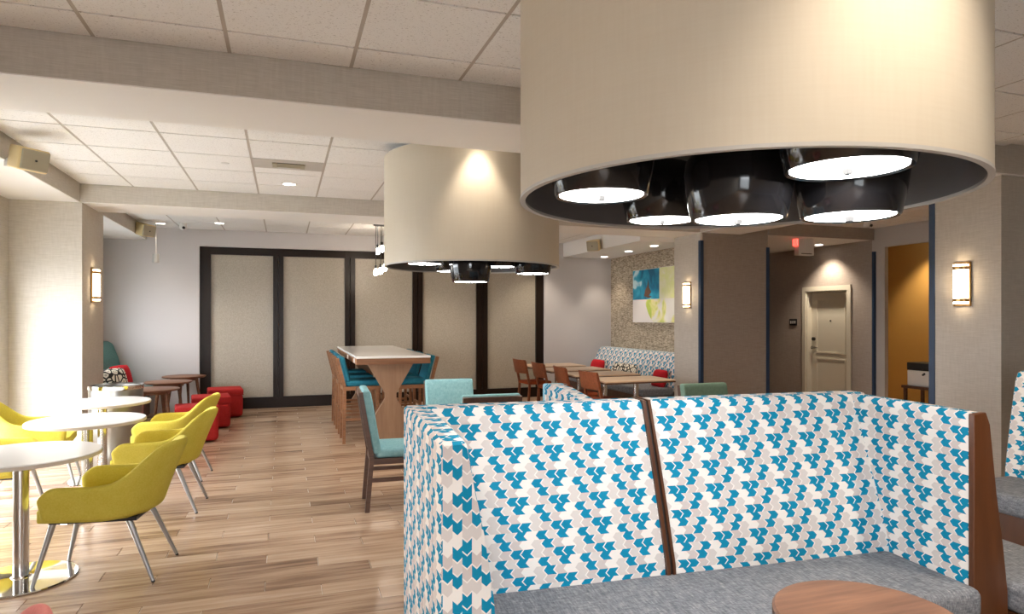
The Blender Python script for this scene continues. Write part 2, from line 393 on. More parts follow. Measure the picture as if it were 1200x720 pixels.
# rear wall; unseen window behind the viewer added as daylight fill
RW_FILL = [(-2.2, -.2)]
bs = [(XL-.2, YN-.2, 0, 11, YN, .4), (XL-.2, YN-.2, 2.3, 11, YN, CEIL+.02)]; x = XL-.2
for a, b in RW_FILL: bs.append((x, YN-.2, .4, a, YN, 2.3)); x = b
bs.append((x, YN-.2, .4, 11, YN, 2.3)); struct('wall_rear', bxs(*bs), 'wallcloth')
for k, (a, b) in enumerate(RW_FILL): window(3+k, a, b, .4, 2.3, 'y', YN-.12)
def portal(loc, rot, sx, sy):
    l = bpy.data.lights.new('daylight_portal', 'AREA'); l.shape = 'RECTANGLE'; l.size = sx; l.size_y = sy; l.cycles.is_portal = True
    o = bpy.data.objects.new('daylight_portal', l); COL.objects.link(o); o.location = loc; o.rotation_euler = rot
for (a, b, za, zb) in LW: portal((XL-.05, (a+b)/2, (za+zb)/2), (0, R(-90), 0), zb-za, b-a)
for a, b in RW_FILL: portal(((a+b)/2, YN-.05, 1.35), (R(90), 0, 0), b-a, 1.9)
# left pillars
struct('wall_left_pillar', bxs((XL, YM0, 0, -1.98, YM1+.2, SOF+.01)), 'wallcloth')
struct('wall_left_pillar_near', bxs((XL, YA0, 0, -1.98, YA1, SOF)), 'wallcloth')
# back wall around the folding partition
struct('wall_back', bxs((XL-.2, YB, 0, -1.26, YB+.3, CEIL+.02), (4.58, YB, 0, 6.1, YB+.3, CEIL+.02), (-1.26, YB, 2.60, 4.58, YB+.3, CEIL+.02), (-1.26, YB+.2, 0, 4.58, YB+.3, 2.6)), 'paint_lilac')
# nook wall with grasscloth
struct('wall_right_nook', bxs((5.95, YM1, 0, 6.1, YB, CEIL+.02)), 'grasscloth')
struct('wall_right_pillar_far', bxs((PX, YM0, 0, 5.95, YM1, CEIL+.02)), 'wallcloth')
struct('wall_right_panel', bxs((5.95, YM0, 0, 6.69, YM1, CEIL+.02)), 'wallcloth_taupe')
o = struct('wall_right_panel_face', bxs((PX+.03, YM0-.012, 0, 6.66, YM0-.0005, 2.669)), 'wallcloth_taupe')  # front sheet in the darker cloth, its dimness painted in
struct('wall_right_pillar_near', bxs((PX, 3.80, 0, 6.2, YA1+.01, SOF-.03)), 'wallcloth')
# corridor
struct('wall_corridor_left', bxs((6.5, YM1, 0, 6.69, 13, CEIL+.02)), 'wallcloth_taupe')
struct('wall_corridor_end', bxs((6.5, 13, 0, 9, 13.2, CEIL+.02)), 'wallcloth_taupe')
DY0, DY1, DZ = 8.43, 9.33, 1.93
struct('wall_corridor_right', bxs((XR, 7.95, 0, XR+.2, DY0, CEIL+.02), (XR, DY1, 0, XR+.2, 13, CEIL+.02), (XR, DY0, DZ, XR+.2, DY1, CEIL+.02)), 'wallcloth_taupe')
struct('ceiling_corridor', bxs((6.69, YM0, 2.69, XR, 13, CEIL+.02)), 'paint_white')
struct('trim_8', bxs((6.69, YM0-.02, 2.685, XR-.001, YM0-.001, CEIL+.02)), 'wallcloth_taupe')
# main right wall with opening to the amber alcove
struct('wall_right', bxs((XR, YN, 0, XR+.2, 5.2, CEIL+.02), (XR, 5.2, 2.56, XR+.07, 7.72, CEIL+.02), (XR, 7.72, 0, XR+.07, 7.95, CEIL+.02)), 'header_grey')
struct('wall_alcove', bxs((10.0, 4.0, 0, 10.2, 9.3, CEIL+.02), (8.9, 9.3, 0, 10.2, 9.5, CEIL+.02), (8.9, 3.9, 0, 10.2, 4.0, CEIL+.02)), 'paint_amber')
# blue corner guards
for k, b in enumerate(((PX-.006, YM0-.02, 0, PX+.045, YM0+.035, 2.56), (6.65, YM0-.02, 0, 6.705, YM0+.035, 2.50), (XR-.05, YM0-.055, 0, XR-.001, YM0-.021, 2.50), (PX-.008, YA1-.02, 0, PX+.03, YA1+.035, 2.64))):
    struct('trim_%d' % (9+k), bxs(b), 'navy')

# folding partition
pt = thing('folding_partition', 'dark framed folding partition with five pebbled glass panels across the back wall', 'partition', (0, YB+.06, 0))
obj('top_rail', bxs((-1.26, 0, 2.48, 4.58, .1, 2.6)), 'dark_wood', pt)
obj('bottom_rail', bxs((-1.26, 0, 0, 4.58, .1, .18)), 'dark_wood', pt)
edges = [(-1.26, -1.10), (-.17, -.01), (.97, 1.14), (2.12, 2.30), (3.28, 3.49), (4.43, 4.58)]
for a, b in edges:
    mid = (a+b)/2
    if a < -1 or b > 4.5: obj('stile', bxs((a, 0, .18, b, .1, 2.48)), 'dark_wood', pt)
    else:
        obj('stile', bxs((a, 0, .18, mid-.004, .1, 2.48)), 'dark_wood', pt); obj('stile', bxs((mid+.004, 0, .18, b, .1, 2.48)), 'dark_wood', pt)
for (a, b), (c, d) in zip(edges, edges[1:]): obj('glass_panel', bxs((b, .045, .18, c, .065, 2.48)), 'pebbled_glass', pt)

# door in the corridor
dr = struct('door_1', bxs((XR+.10, DY0+.02, 0, XR+.145, DY1-.02, DZ-.02)), 'paint_cream')
cs = bxs((XR-.02, DY0-.08, 0, XR-.001, DY0, DZ+.08), (XR-.02, DY1, 0, XR-.001, DY1+.08, DZ+.08), (XR-.02, DY0, DZ, XR-.001, DY1, DZ+.08))
obj('casing', cs, 'paint_cream', dr)
obj('jamb', bxs((XR, DY0, 0, XR+.19, DY0+.02, DZ), (XR, DY1-.02, 0, XR+.19, DY1, DZ), (XR, DY0+.02, DZ-.02, XR+.19, DY1-.02, DZ)), 'paint_cream', dr)
for z0, z1 in ((.86, 1.80), (.18, .78)):
    a, b = DY0+.13, DY1-.13
    obj('panel_moulding', bxs((XR+.088, a, z0, XR+.1, b, z0+.025), (XR+.088, a, z1-.025, XR+.1, b, z1), (XR+.088, a, z0+.025, XR+.1, a+.025, z1-.025), (XR+.088, b-.025, z0+.025, XR+.1, b, z1-.025)), 'paint_cream', dr)
hd = obj('door_handle', rod((XR+.1, DY1-.08, .95), (XR+.04, DY1-.08, .95), .028, seg=16), 'steel', dr); obj('lever', rod((XR+.045, DY1-.08, .95), (XR+.045, DY1-.2, .95), .01), 'steel', hd)
obj('deadbolt', rod((XR+.1, DY1-.08, 1.10), (XR+.07, DY1-.08, 1.10), .032, seg=16), 'black', dr)
obj('peephole', rod((XR+.1, (DY0+DY1)/2, 1.42), (XR+.09, (DY0+DY1)/2, 1.42), .014, seg=12), 'black', dr)
sw = thing('switch_plate', 'black switch plate on the corridor wall beside the cream door', 'switch', (XR, 9.64, 1.39))
obj('plate', bxs((-.012, -.09, -.06, -.001, .09, .06)), 'black', sw)
for dy in (-.05, 0, .05): obj('toggle', bxs((-.02, dy-.012, -.025, -.012, dy+.012, .025)), 'grey_metal', sw)
ex = thing('exit_sign', 'white box exit light with a red glowing side in the corridor', 'exit sign', (7.65, 8.25, 2.44))
obj('housing', rbox(-.15, -.05, 0, .15, .05, .25, .01), 'white_plastic', ex, 30)
obj('slot', bxs((-.10, -.056, .02, .10, -.05, .03)), 'black', ex)
obj('glow_panel', bxs((-.18, -.045, .14, -.151, .045, .245)), 'exit_red', ex)

# ------------------------------------------------------------------ seating: chevron booths
TH = R(-4.2); BO = (.454, 2.59, 0)
bo = thing('booth', 'tall chevron upholstered booth with grey seat and wooden divider in the foreground', 'booth', BO, TH)
# two reclined back panels; crest rounded
def backpanel(x0, x1):
    # closed profile in (y,z): front face reclining, crest, straight rear
    pr = [(-.235, .40), (-.228, .50), (-.165, .70), (-.095, .90), (-.035, 1.06), (-.018, 1.105), (0, 1.122), (.085, 1.122), (.1, 1.105), (.1, .03), (-.10, .03), (-.10, .40)]
    bm = bmesh.new(); n = 8; rings = []
    for i in range(n+1):
        t = i/n; x = x0+(x1-x0)*t; puff = .012*(1-(2*t-1)**4)
        rings.append([bm.verts.new((x, y-(puff if k < 6 else 0), z)) for k, (y, z) in enumerate(pr)])
    for a, b in zip(rings, rings[1:]):
        for k in range(len(pr)): bm.faces.new((a[k], a[(k+1) % len(pr)], b[(k+1) % len(pr)], b[k]))
    bm.faces.new(rings[0]); bm.faces.new(rings[-1]); bmesh.ops.recalc_face_normals(bm, faces=bm.faces[:]); return bm
o = obj('backrest', backpanel(.06, .998), 'chevron', bo, 50); uvbox(o, 1)
o = obj('backrest', backpanel(1.036, 2.16), 'chevron', bo, 50); uvbox(o, -1)
obj('divider', prism([(-.255, .42), (-.245, .50), (-.18, .70), (-.11, .90), (-.05, 1.06), (-.025, 1.125), (.09, 1.126), (.09, .42)], 'x', .998, 1.012), 'end_panel_wood', bo)
obj('divider', prism([(-.255, .42), (-.245, .50), (-.18, .70), (-.11, .90), (-.05, 1.06), (-.025, 1.125), (.09, 1.126), (.09, .42)], 'x', 1.024, 1.036), 'end_panel_wood', bo)
obj('divider_core', prism([(-.243, .42), (-.233, .50), (-.168, .70), (-.098, .90), (-.038, 1.06), (-.015, 1.118), (.09, 1.120), (.09, .42)], 'x', 1.012, 1.024), 'black', bo)
# left wing: outer face upright, inner face curved; tapers to the crest
def wing(sections, bev=.0):
    """sections: list of (y, [(x,z)...])"""
    bm = bmesh.new(); rings = [[bm.verts.new((x, y, z)) for x, z in pr] for y, pr in sections]
    for a, b in zip(rings, rings[1:]):
        n = len(a)
        for k in range(n): bm.faces.new((a[k], a[(k+1) % n], b[(k+1) % n], b[k]))
    bm.faces.new(rings[0]); bm.faces.new(rings[-1]); bmesh.ops.recalc_face_normals(bm, faces=bm.faces[:])
    if bev:
        es = [e for e in bm.edges if len(e.link_faces) == 2 and e.calc_face_angle(0) > .9]
        bmesh.ops.bevel(bm, geom=es, offset=bev, segments=2, profile=.5, affect='EDGES')
    return bm
def lwsec(sh, top, tw): return [(sh, .03), (sh, top-.012), (sh+.012, top), (sh+tw-.015, top), (sh+tw, top-.012), (sh+tw+.025, top-.15), (sh+tw+.055, .80), (sh+tw+.085, .60), (sh+tw+.10, .42), (sh+tw+.10, .03)]
secs = [(.1, lwsec(0, 1.12, .10)), (-.05, lwsec(.004, 1.12, .10)), (-.3, lwsec(.02, 1.115, .095)), (-.5, lwsec(.034, 1.105, .09)), (-.585, lwsec(.040, 1.095, .088)), (-.60, lwsec(.046, 1.085, .08))]
o = obj('side_wing', wing(secs), 'chevron', bo, 45); uvbox(o, 1, 'down')
# right wing: inner face upright, outer face slanted
def rwsec(top): return [(2.075, .03), (2.075, top-.012), (2.085, top), (2.125, top), (2.14, top-.015), (2.175, .8), (2.205, .6), (2.225, .42), (2.225, .03)]
o = obj('side_wing', wing([(.1, rwsec(1.12)), (-.3, rwsec(1.12)), (-.62, rwsec(1.115))]), 'chevron', bo, 45); uvbox(o, -1)
obj('end_panel', prism([(2.066, .0), (2.066, 1.112), (2.125, 1.118), (2.145, 1.07), (2.178, .8), (2.21, .6), (2.232, .42), (2.24, 0)], 'y', -.645, -.62, .004), 'end_panel_wood', bo, 30)
obj('seat_cushion', rbox(.16, -.675, .34, 2.085, -.215, .46, .035, 4), 'grey_tweed', bo, 40)
obj('seat_base', bxs((.2, -.60, .0, 2.07, -.10, .34)), 'end_panel_wood', bo)

# booth behind, back to back
b2 = thing('booth', 'chevron booth standing behind the tall foreground booth with pale blue edge', 'booth', BO, TH)
pr = [(.335, .40), (.33, .50), (.27, .70), (.20, .90), (.14, 1.06), (.105, 1.10), (.102, .03), (.30, .03)]
o = obj('backrest', prism(pr, 'x', .84, 2.02), 'chevron', b2, 40); uvbox(o, -1)
o = obj('side_wing', wing([(.105, [(.76, .03), (.76, 1.10), (.775, 1.115), (.835, 1.115), (.85, 1.10), (.85, .03)]), (.4, [(.76, .03), (.76, 1.125), (.775, 1.14), (.835, 1.14), (.85, 1.12), (.87, .03)]), (.60, [(.76, .03), (.76, 1.125), (.775, 1.14), (.835, 1.14), (.85, 1.12), (.87, .03)])]), 'chevron', b2, 40); uvbox(o, 1)
o = obj('side_wing', bxs((2.02, .105, .03, 2.1, .60, 1.02)), 'chevron', b2); uvbox(o, 1)
obj('edge_band', rbox(.757, .602, .02, .868, .635, 1.14, .012), 'piping_blue', b2, 30)
obj('seat_cushion', rbox(.86, .32, .34, 2.02, .78, .46, .03), 'grey_tweed', b2, 40)
obj('seat_base', bxs((.88, .30, 0, 2.0, .70, .34)), 'end_panel_wood', b2)

# facing bench right of the end panel and banquette opposite
b3 = thing('bench', 'low grey cushioned bench seat beyond the brown wooden booth end panel', 'bench', BO, TH)
obj('seat_cushion', rbox(2.245, -.78, .34, 2.72, -.13, .46, .035, 4), 'grey_tweed', b3, 40)
obj('seat_base', bxs((2.26, -.72, 0, 2.66, -.16, .34)), 'end_panel_wood', b3)
b4 = thing('banquette', 'chevron banquette with grey seat at the right edge of the picture before the pillar', 'banquette', (3.92, 3.02, 0), 0)
pr = [(.50, .40), (.505, .5), (.55, .8), (.60, 1.06), (.625, 1.12), (.67, 1.13), (.70, 1.10), (.70, .03), (.6, .03)]
o = obj('backrest', prism(pr, 'y', -1.9, 0, .008), 'chevron', b4, 40); uvbox(o, 1)
obj('seat_cushion', rbox(0, -1.9, .34, .52, -.02, .46, .03, 4), 'grey_tweed', b4, 40)
obj('seat_base', bxs((.04, -1.88, 0, .6, -.03, .34)), 'end_panel_wood', b4)

# small round table in the booth
st = thing('side_table', 'small round wood grained table in front of the grey booth seat', 'table', (1.54, 1.42, 0))
obj('table_top', lathe([(0, .615), (.235, .615), (.25, .622), (.25, .643), (.243, .65), (0, .65)], seg=64), 'table_wood', st, 30)
obj('stem', cyl(.035, .03, .615), 'steel', st, 30); obj('base', lathe([(0, 0), (.19, 0), (.19, .015), (.04, .035), (0, .035)]), 'steel', st, 30)

# ------------------------------------------------------------------ drum pendants
def drum(name, label, c, zr, ztop, r, pend):
    t = thing(name, label, 'pendant light', (c[0], c[1], zr), 0, 'big drum pendants')
    h = ztop-zr
    obj('drum_shade', lathe([(r, 0), (r, h), (r-.012, h), (r-.012, .01), (r-.004, 0)], seg=128, closed=True), 'shade', t, 30)
    obj('shade_lining', lathe([(r-.013, .004), (r-.013, h-.02), (0, h-.02)], seg=128), 'black_inner', t, 30)
    obj('rim_band', lathe([(r+.002, -.004), (r+.002, .006), (r-.016, .006), (r-.016, -.004)], seg=128, closed=True), 'grey_metal', t, 30)
    for k in range(3):
        a = 2*PI*k/3+.4; obj('suspension_rod', rod((.8*r*math.cos(a), .8*r*math.sin(a), h-.02), (.8*r*math.cos(a), .8*r*math.sin(a), CEIL-zr), .006), 'steel', t)
    for (x, y, z, s) in pend:
        px, py, pz = x-c[0], y-c[1], z-zr
        prof = [(.128, .004), (.138, 0), (.142, .004), (.158, .08), (.166, .14), (.160, .18), (.135, .215), (.09, .235), (.03, .245), (.022, .29), (0, .29)]
        sh = obj('pendant_shade', lathe([(q*s, zz*s+pz) for q, zz in prof], px, py, 56), 'black_gloss', t, 50)
        obj('diffuser', lathe([(0, .012*s+pz), (.13*s, .012*s+pz), (.13*s, .004*s+pz), (0, .004*s+pz)], px, py, 48), 'lamp_disc', sh)
        obj('finial', bxs((px-.009, py-.009, pz-.012, px+.009, py+.009, pz+.003)), 'black', sh)
        obj('cord', rod((px, py, pz+.28*s), (px, py, h-.02), .005, seg=8), 'black', sh)
    return t
L1 = (1.44, 1.88); L2 = (1.48, 5.31)
drum('drum_pendant', 'huge cream drum pendant with black lamps hanging over the foreground booth', L1, 1.88, 2.76, .72,
     [(.92, 1.83, 1.85, 1), (1.45, 2.34, 1.87, 1), (1.33, 1.71, 1.78, 1), (1.41, 1.365, 1.87, 1.12), (1.66, 1.60, 1.79, 1)])
drum('drum_pendant', 'cream drum pendant further back above the teal dining chairs', L2, 1.895, 2.77, .72,
     [(1.04, 5.12, 1.895, 1), (1.36, 5.52, 1.87, 1), (1.36, 4.93, 1.75, 1), (1.66, 5.15, 1.89, 1), (1.93, 5.08, 1.835, 1)])

# bare bulb cluster over the high table
t = thing('bulb_cluster', 'cluster of bare bulbs on thin rods over the high table', 'pendant light', (1.36, 10.0, CEIL))
obj('canopy', lathe([(0, -.02), (.1, -.02), (.1, 0), (0, 0)]), 'black', t, 30)
for k, (dx, dy, L) in enumerate(((-.07, -.03, .62), (-.03, .04, .30), (.0, -.05, .60), (.03, .03, .26), (.065, -.02, .55))):
    s_ = obj('rod', rod((dx, dy, -.02), (dx, dy, -L), .005, seg=8), 'black', t)
    obj('socket', cyl(.018, -L-.05, -L, dx, dy, 16), 'black', s_, 30)
    b = lathe([(0, -L-.15), (.02, -L-.145), (.034, -L-.12), (.03, -L-.085), (.015, -L-.05), (0, -L-.05)], dx, dy, 16); obj('bulb', b, 'bulb_glow', s_, 60)

# ------------------------------------------------------------------ round cafe tables and armchairs
def cafe(loc, label):
    t = thing('cafe_table', label, 'table', loc, 0, 'white round cafe tables')
    obj('table_top', lathe([(0, .684), (.37, .684), (.388, .69), (.39, .70), (.39, .708), (.386, .712), (0, .712)], seg=72), 'white_laminate', t, 30)
    obj('table_edge', lathe([(.3905, .688), (.392, .690), (.392, .706), (.3905, .708)], seg=72), 'laminate_edge', t, 30)
    obj('stem', cyl(.038, .02, .684), 'steel', t, 30)
    obj('base', lathe([(0, 0), (.27, 0), (.275, .006), (.27, .012), (.05, .022), (.045, .03), (0, .03)], seg=64), 'chrome', t, 30)
cafe((-1.40, 4.42, 0), 'white round cafe table nearest the viewer on polished steel base')
cafe((-1.40, 5.74, 0), 'middle one of the three white round cafe tables in a row')
cafe((-1.57, 6.93, 0), 'white round cafe table farthest back, beside the steel bin')

def armchair(name, label, mat, loc, rotz, group=None):
    t = thing(name, label, 'chair', loc, rotz, group)
    # U-shaped plan: front is -x
    path = []
    hw = .255
    for i in range(6): path.append((-.27+.06*i, -hw-.004*i))
    for i in range(1, 12):
        a = -PI/2+PI*i/12; path.append((.05+.20*math.cos(a), (hw+.02)*math.sin(a)))
    for i in range(5, -1, -1): path.append((-.27+.06*i, hw+.004*i))
    n = len(path); bm = bmesh.new(); grid = []
    def ztop(i):
        s = abs(i-(n-1)/2)/((n-1)/2)     # 0 back centre .. 1 arm front
        if s > .93: return .50 + (1-s)/.07*.055
        a = min(1, max(0, (.50-s)/.32)); a = a*a*(3-2*a)
        return .565+.205*a
    for i, (x, y) in enumerate(path):
        s = abs(i-(n-1)/2)/((n-1)/2); back = max(0, 1-s/.62); back = back*back*(3-2*back)
        zt = ztop(i); colv = []
        nx, ny = (1, 0) if back > .99 else (0, 0)
        for k in range(6):
            q = k/5; z = .375+(zt-.375)*q
            lean = .155*back*(q**1.15); fl = .018*q*(1 if y > 0 else -1)*(1-back)
            narrow = 1-.10*back*q
            colv.append(bm.verts.new((x+lean-(.02*(1-q) if s > .9 else 0)*-1, y*narrow+fl, z)))
        grid.append(colv)
    for a, b in zip(grid, grid[1:]):
        for k in range(5): bm.faces.new((a[k], a[k+1], b[k+1], b[k]))
    bmesh.ops.recalc_face_normals(bm, faces=bm.faces[:])
    sh = obj('shell', bm, mat, t, 180)
    md = sh.modifiers.new('thick', 'SOLIDIFY'); md.thickness = .042; md.offset = 0
    md = sh.modifiers.new('soft', 'SUBSURF'); md.levels = 1; md.render_levels = 2
    pts = [(-.285, -.235), (-.27, -.25), (.05, -.27), (.16, -.22), (.23, -.11), (.245, 0), (.23, .11), (.16, .22), (.05, .27), (-.27, .25), (-.285, .235)]
    obj('seat', prism(pts, 'z', .365, .435, .018), mat, t, 40)
    obj('under_frame', bxs((-.24, -.20, .345, .20, .20, .364)), 'black', t)
    for sx, sy in ((-1, -1), (-1, 1), (1, -1), (1, 1)):
        p = (-.23 if sx < 0 else .15, sy*.17, .348); q = (-.315 if sx < 0 else .29, sy*.215, .008)
        lg = obj('leg', rod(p, q, .017, .010), 'leg_grey', t, 40); obj('foot_cap', rod(q, (q[0]+sx*.002, q[1]+sy*.001, 0), .0105, .009), 'black', lg, 40)
    return t
ac = armchair('armchair', 'yellow bucket armchair nearest the viewer beside white table', 'yellow_vinyl', (-.95, 4.40, 0), R(-8), 'yellow bucket armchairs')
dup(ac, (-.90, 5.72, 0), R(-4), 'second yellow bucket armchair of the aisle row, at the middle table')
dup(ac, (-.97, 6.78, 0), R(-6), 'farthest yellow bucket armchair of the aisle row, before the red ottomans')
dup(ac, (-2.02, 5.70, 0), R(180), 'yellow bucket armchair on the window side of the middle round table')
dup(ac, (-2.08, 6.90, 0), R(188), 'yellow bucket armchair on the window side of the farthest round table')
armchair('armchair', 'rose red chair whose back rim peeks in at the bottom left corner', 'rose_vinyl', (-.93, 1.86, 0), R(-5))

# steel drum bin
t = thing('steel_bin', 'brushed stainless steel round bin beside the left pillar', 'bin', (-1.60, 7.60, 0))
obj('body', lathe([(0, 0), (.235, 0), (.24, .01), (.24, .77), (.235, .79), (.225, .795), (.225, .70), (0, .70)], seg=64), 'brushed_steel', t, 30)
obj('rim', lathe([(.243, .76), (.245, .765), (.245, .800), (.222, .800), (.222, .79), (.24, .785)], seg=64, closed=True), 'chrome', t, 30)
obj('opening', lathe([(0, .702), (.222, .702), (.222, .706), (0, .706)], seg=64), 'black', t)

# wood occasional tables
def occ(loc, label):
    t = thing('occasional_table', label, 'table', loc, random.random(), 'round walnut occasional tables')
    obj('table_top', lathe([(0, .575), (.28, .575), (.30, .588), (.30, .598), (.295, .60), (0, .60)], seg=56), 'walnut', t, 30)
    for k in range(4):
        a = PI/4+k*PI/2; obj('leg', rod((.17*math.cos(a), .17*math.sin(a), .575), (.25*math.cos(a), .25*math.sin(a), 0), .024, .014), 'walnut', t, 40)
    obj('apron', lathe([(.17, .535), (.19, .535), (.19, .575), (.17, .575)], closed=True), 'walnut', t, 30)
occ((-1.53, 9.15, 0), 'round walnut table nearest the steel bin'); occ((-1.50, 10.12, 0), 'middle one of the three round walnut tables')
occ((-1.42, 11.0, 0), 'round walnut table farthest back against the wall')
def ottoman(loc, label):
    t = thing('ottoman', label, 'ottoman', loc, R(8), 'red ottomans')
    obj('body', rbox(-.23, -.23, .02, .23, .23, .355, .05, 5), 'red_vinyl', t, 40)
    obj('lid', rbox(-.236, -.236, .345, .236, .236, .43, .022, 4), 'red_vinyl', t, 40)
    obj('seam_cord', rbox(-.238, -.238, .338, .238, .238, .350, .005, 2), 'red_vinyl', t, 40)
ottoman((-.99, 8.72, 0), 'red ottoman nearest the yellow chairs'); ottoman((-.93, 9.72, 0), 'middle one of the three red ottomans'); ottoman((-.83, 10.68, 0), 'red ottoman farthest back, by the dark partition frame')

# teal wall bench with cushions
t = thing('wall_bench', 'high backed teal bench along the window wall behind the left pillar', 'bench', (XL+.02, 8.9, 0))
obj('backrest', prism([(.0, .42), (0, 1.06), (.04, 1.12), (.10, 1.12), (.16, 1.08), (.235, .88), (.28, .66), (.30, .42)], 'y', 0, 2.48, .015), 'teal_grey', t, 40)
obj('seat_cushion', rbox(.2, 0, .32, .72, 2.48, .44, .03), 'teal_grey', t, 40); obj('seat_base', bxs((0, .02, 0, .66, 2.46, .32)), 'chair_dark_wood', t)
def cushion(label, loc, rot, w, h, d, mat, group=None):
    bm = bmesh.new(); n = 10; G = [[], []]
    for s in (0, 1):
        for i in range(n+1):
            for j in range(n+1):
                a, b = 2*i/n-1, 2*j/n-1; th = (1-a**4)*(1-b**4)
                pin = 1-.06*(a*a*b*b) ; G[s].append(bm.verts.new((w/2*a*(1-.07*(1-b*b)*0)*pin, (1 if s else -1)*(d/2*th**.6+.004), h/2*b*pin)))
    for s in (0, 1):
        for i in range(n):
            for j in range(n):
                q = [G[s][i*(n+1)+j], G[s][(i+1)*(n+1)+j], G[s][(i+1)*(n+1)+j+1], G[s][i*(n+1)+j+1]]; bm.faces.new(q if s == 0 else q[::-1])
    per = [(i, 0) for i in range(n)]+[(n, j) for j in range(n)]+[(i, n) for i in range(n, 0, -1)]+[(0, j) for j in range(n, 0, -1)]
    for a, b in zip(per, per[1:]+per[:1]):
        bm.faces.new((G[0][a[0]*(n+1)+a[1]], G[1][a[0]*(n+1)+a[1]], G[1][b[0]*(n+1)+b[1]], G[0][b[0]*(n+1)+b[1]]))
    bmesh.ops.recalc_face_normals(bm, faces=bm.faces[:])
    o = obj('cushion', bm, mat, None, 60); o.location = loc; o.rotation_euler = rot; return tag(o, label, 'cushion', group)
cushion('red cushion leaning on the teal bench', (-2.16, 10.55, .63), (R(-14), 0, R(70)), .42, .36, .13, 'red_cushion')
cushion('black and white patterned cushion leaning on the teal bench', (-2.14, 10.08, .62), (R(-16), 0, R(62)), .42, .36, .14, 'scribble')

# ------------------------------------------------------------------ high table and stools
t = thing('high_table', 'long counter height table with white top and X shaped wooden pedestal', 'table', (1.165, 8.82, 0))
HX, HY = .415, 1.39
obj('table_top', rbox(-HX, -HY, 1.02, HX, HY, 1.045, .004, 2), 'white_laminate', t); obj('table_skirt', bxs((-HX+.004, -HY+.004, .955, HX-.004, HY-.004, 1.02)), 'stool_wood', t)
for y in (-HY+.25, HY-.31):
    obj('pedestal', prism([(-.27, .955), (-.065, .60), (-.065, .54), (-.24, .26), (-.24, 0), (.24, 0), (.24, .26), (.065, .54), (.065, .60), (.27, .955)], 'y', y, y+.06), 'ash_panel', t)
obj('power_socket', bxs((-HX-.003, -HY+.2, .965, -HX+.004, -HY+.28, 1.01), (-HX-.003, -HY+1.0, .965, -HX+.004, -HY+1.08, 1.01)), 'white_plastic', t)
def stool(loc, rotz, label):
    t = thing('bar_stool', label, 'stool', loc, rotz, 'teal bar stools')      # faces +x
    W = .20
    for s in (-1, 1):
        obj('leg', bar((-.20, s*W, 0), (-.19, s*W, .66), .035, .04), 'stool_wood', t); obj('leg', bar((.20, s*W, 0), (.18, s*W, .66), .035, .035), 'stool_wood', t)
        obj('back_post', bar((-.19, s*W, .66), (-.275, s*W, 1.00), .035, .04), 'stool_wood', t)
        obj('side_rung', bar((-.195, s*W, .28), (.19, s*W, .28), .02, .03), 'stool_wood', t)
    obj('foot_rail', bar((.195, -W, .22), (.195, W, .22), .025, .03), 'stool_wood', t); obj('rear_rung', bar((-.197, -W, .34), (-.197, W, .34), .02, .03), 'stool_wood', t)
    obj('seat_frame', bxs((-.21, -W-.017, .62, .21, W+.017, .665)), 'stool_wood', t)
    obj('seat', rbox(-.19, -.215, .665, .23, .215, .735, .025), 'teal_deep', t, 40)
    p = [(-.17, .72), (-.115, .72), (-.195, 1.015), (-.25, 1.015)]
    obj('backrest', prism(p, 'y', -.215, .215, .018), 'teal_deep', t, 40)
    return t
s0 = stool((.86, 8.15, 0), 0, 'bar stool on the left side of the high table, nearest')
dup(s0, (.86, 8.86, 0), 0, 'bar stool on the left side of the high table, middle one'); dup(s0, (.86, 9.60, 0), 0, 'bar stool on the left side of the high table, farthest')
dup(s0, (1.50, 8.15, 0), PI, 'bar stool on the right side of the high table, nearest'); dup(s0, (1.50, 8.85, 0), PI, 'bar stool on the right side of the high table, middle one'); dup(s0, (1.50, 9.55, 0), PI, 'bar stool on the right side of the high table, farthest')

# ------------------------------------------------------------------ teal dining chairs
def dchair(loc, rotz, label, fab='teal_light', name='dining_chair'):
    t = thing(name, label, 'chair', loc, rotz, 'upholstered dining chairs'); W = .20      # faces +x
    for s in (-1, 1):
        obj('leg', bar((-.235, s*W, 0), (-.20, s*W, .42), .034, .04), 'chair_dark_wood', t); obj('leg', bar((.20, s*W, 0), (.20, s*W, .42), .034, .04), 'chair_dark_wood', t)
        obj('back_post', bar((-.20, s*W, .40), (-.285, s*W, .91), .034, .035), 'chair_dark_wood', t)
        obj('stretcher', bar((-.225, s*W, .24), (.20, s*W, .24), .02, .03), 'chair_dark_wood', t)
    obj('top_rail', bar((-.281, -W, .89), (-.281, W, .89), .03, .04), 'chair_dark_wood', t)
    obj('cross_rail', bar((-.205, -W, .46), (-.205, W, .46), .02, .05), 'chair_dark_wood', t)
    obj('seat_frame', bxs((-.21, -W-.017, .36, .22, W+.017, .405)), 'chair_dark_wood', t)
    obj('seat', rbox(-.17, -.215, .405, .235, .215, .48, .025), fab, t, 40)
    obj('backrest', prism([(-.185, .44), (-.125, .44), (-.205, .90), (-.22, .925), (-.268, .925), (-.275, .90)], 'y', -.215, .215, .016), fab, t, 40)
    return t
d0 = dchair((.84, 5.285, 0), R(-3), 'teal dining chair seen from the side left of the chevron booth')
dup(d0, (1.40, 5.56, 0), R(-90), 'teal dining chair facing the viewer behind the booth left end')
dup(d0, (1.42, 4.80, 0), R(88), 'teal dining chair with only its top rail showing over the booth back')
dchair((3.34, 4.50, 0), R(-90), 'sage green chair showing its top over the booth below the far sconce', 'sage')
def dtable(loc, label):
    t = thing('dining_table', label, 'table', loc); obj('table_top', rbox(-.36, -.36, .66, .36, .36, .70, .006, 2), 'maple_top', t)
    obj('stem', cyl(.04, .02, .66), 'steel', t, 30); obj('base', lathe([(0, 0), (.2, 0), (.2, .012), (.05, .03), (0, .03)]), 'steel', t, 30)
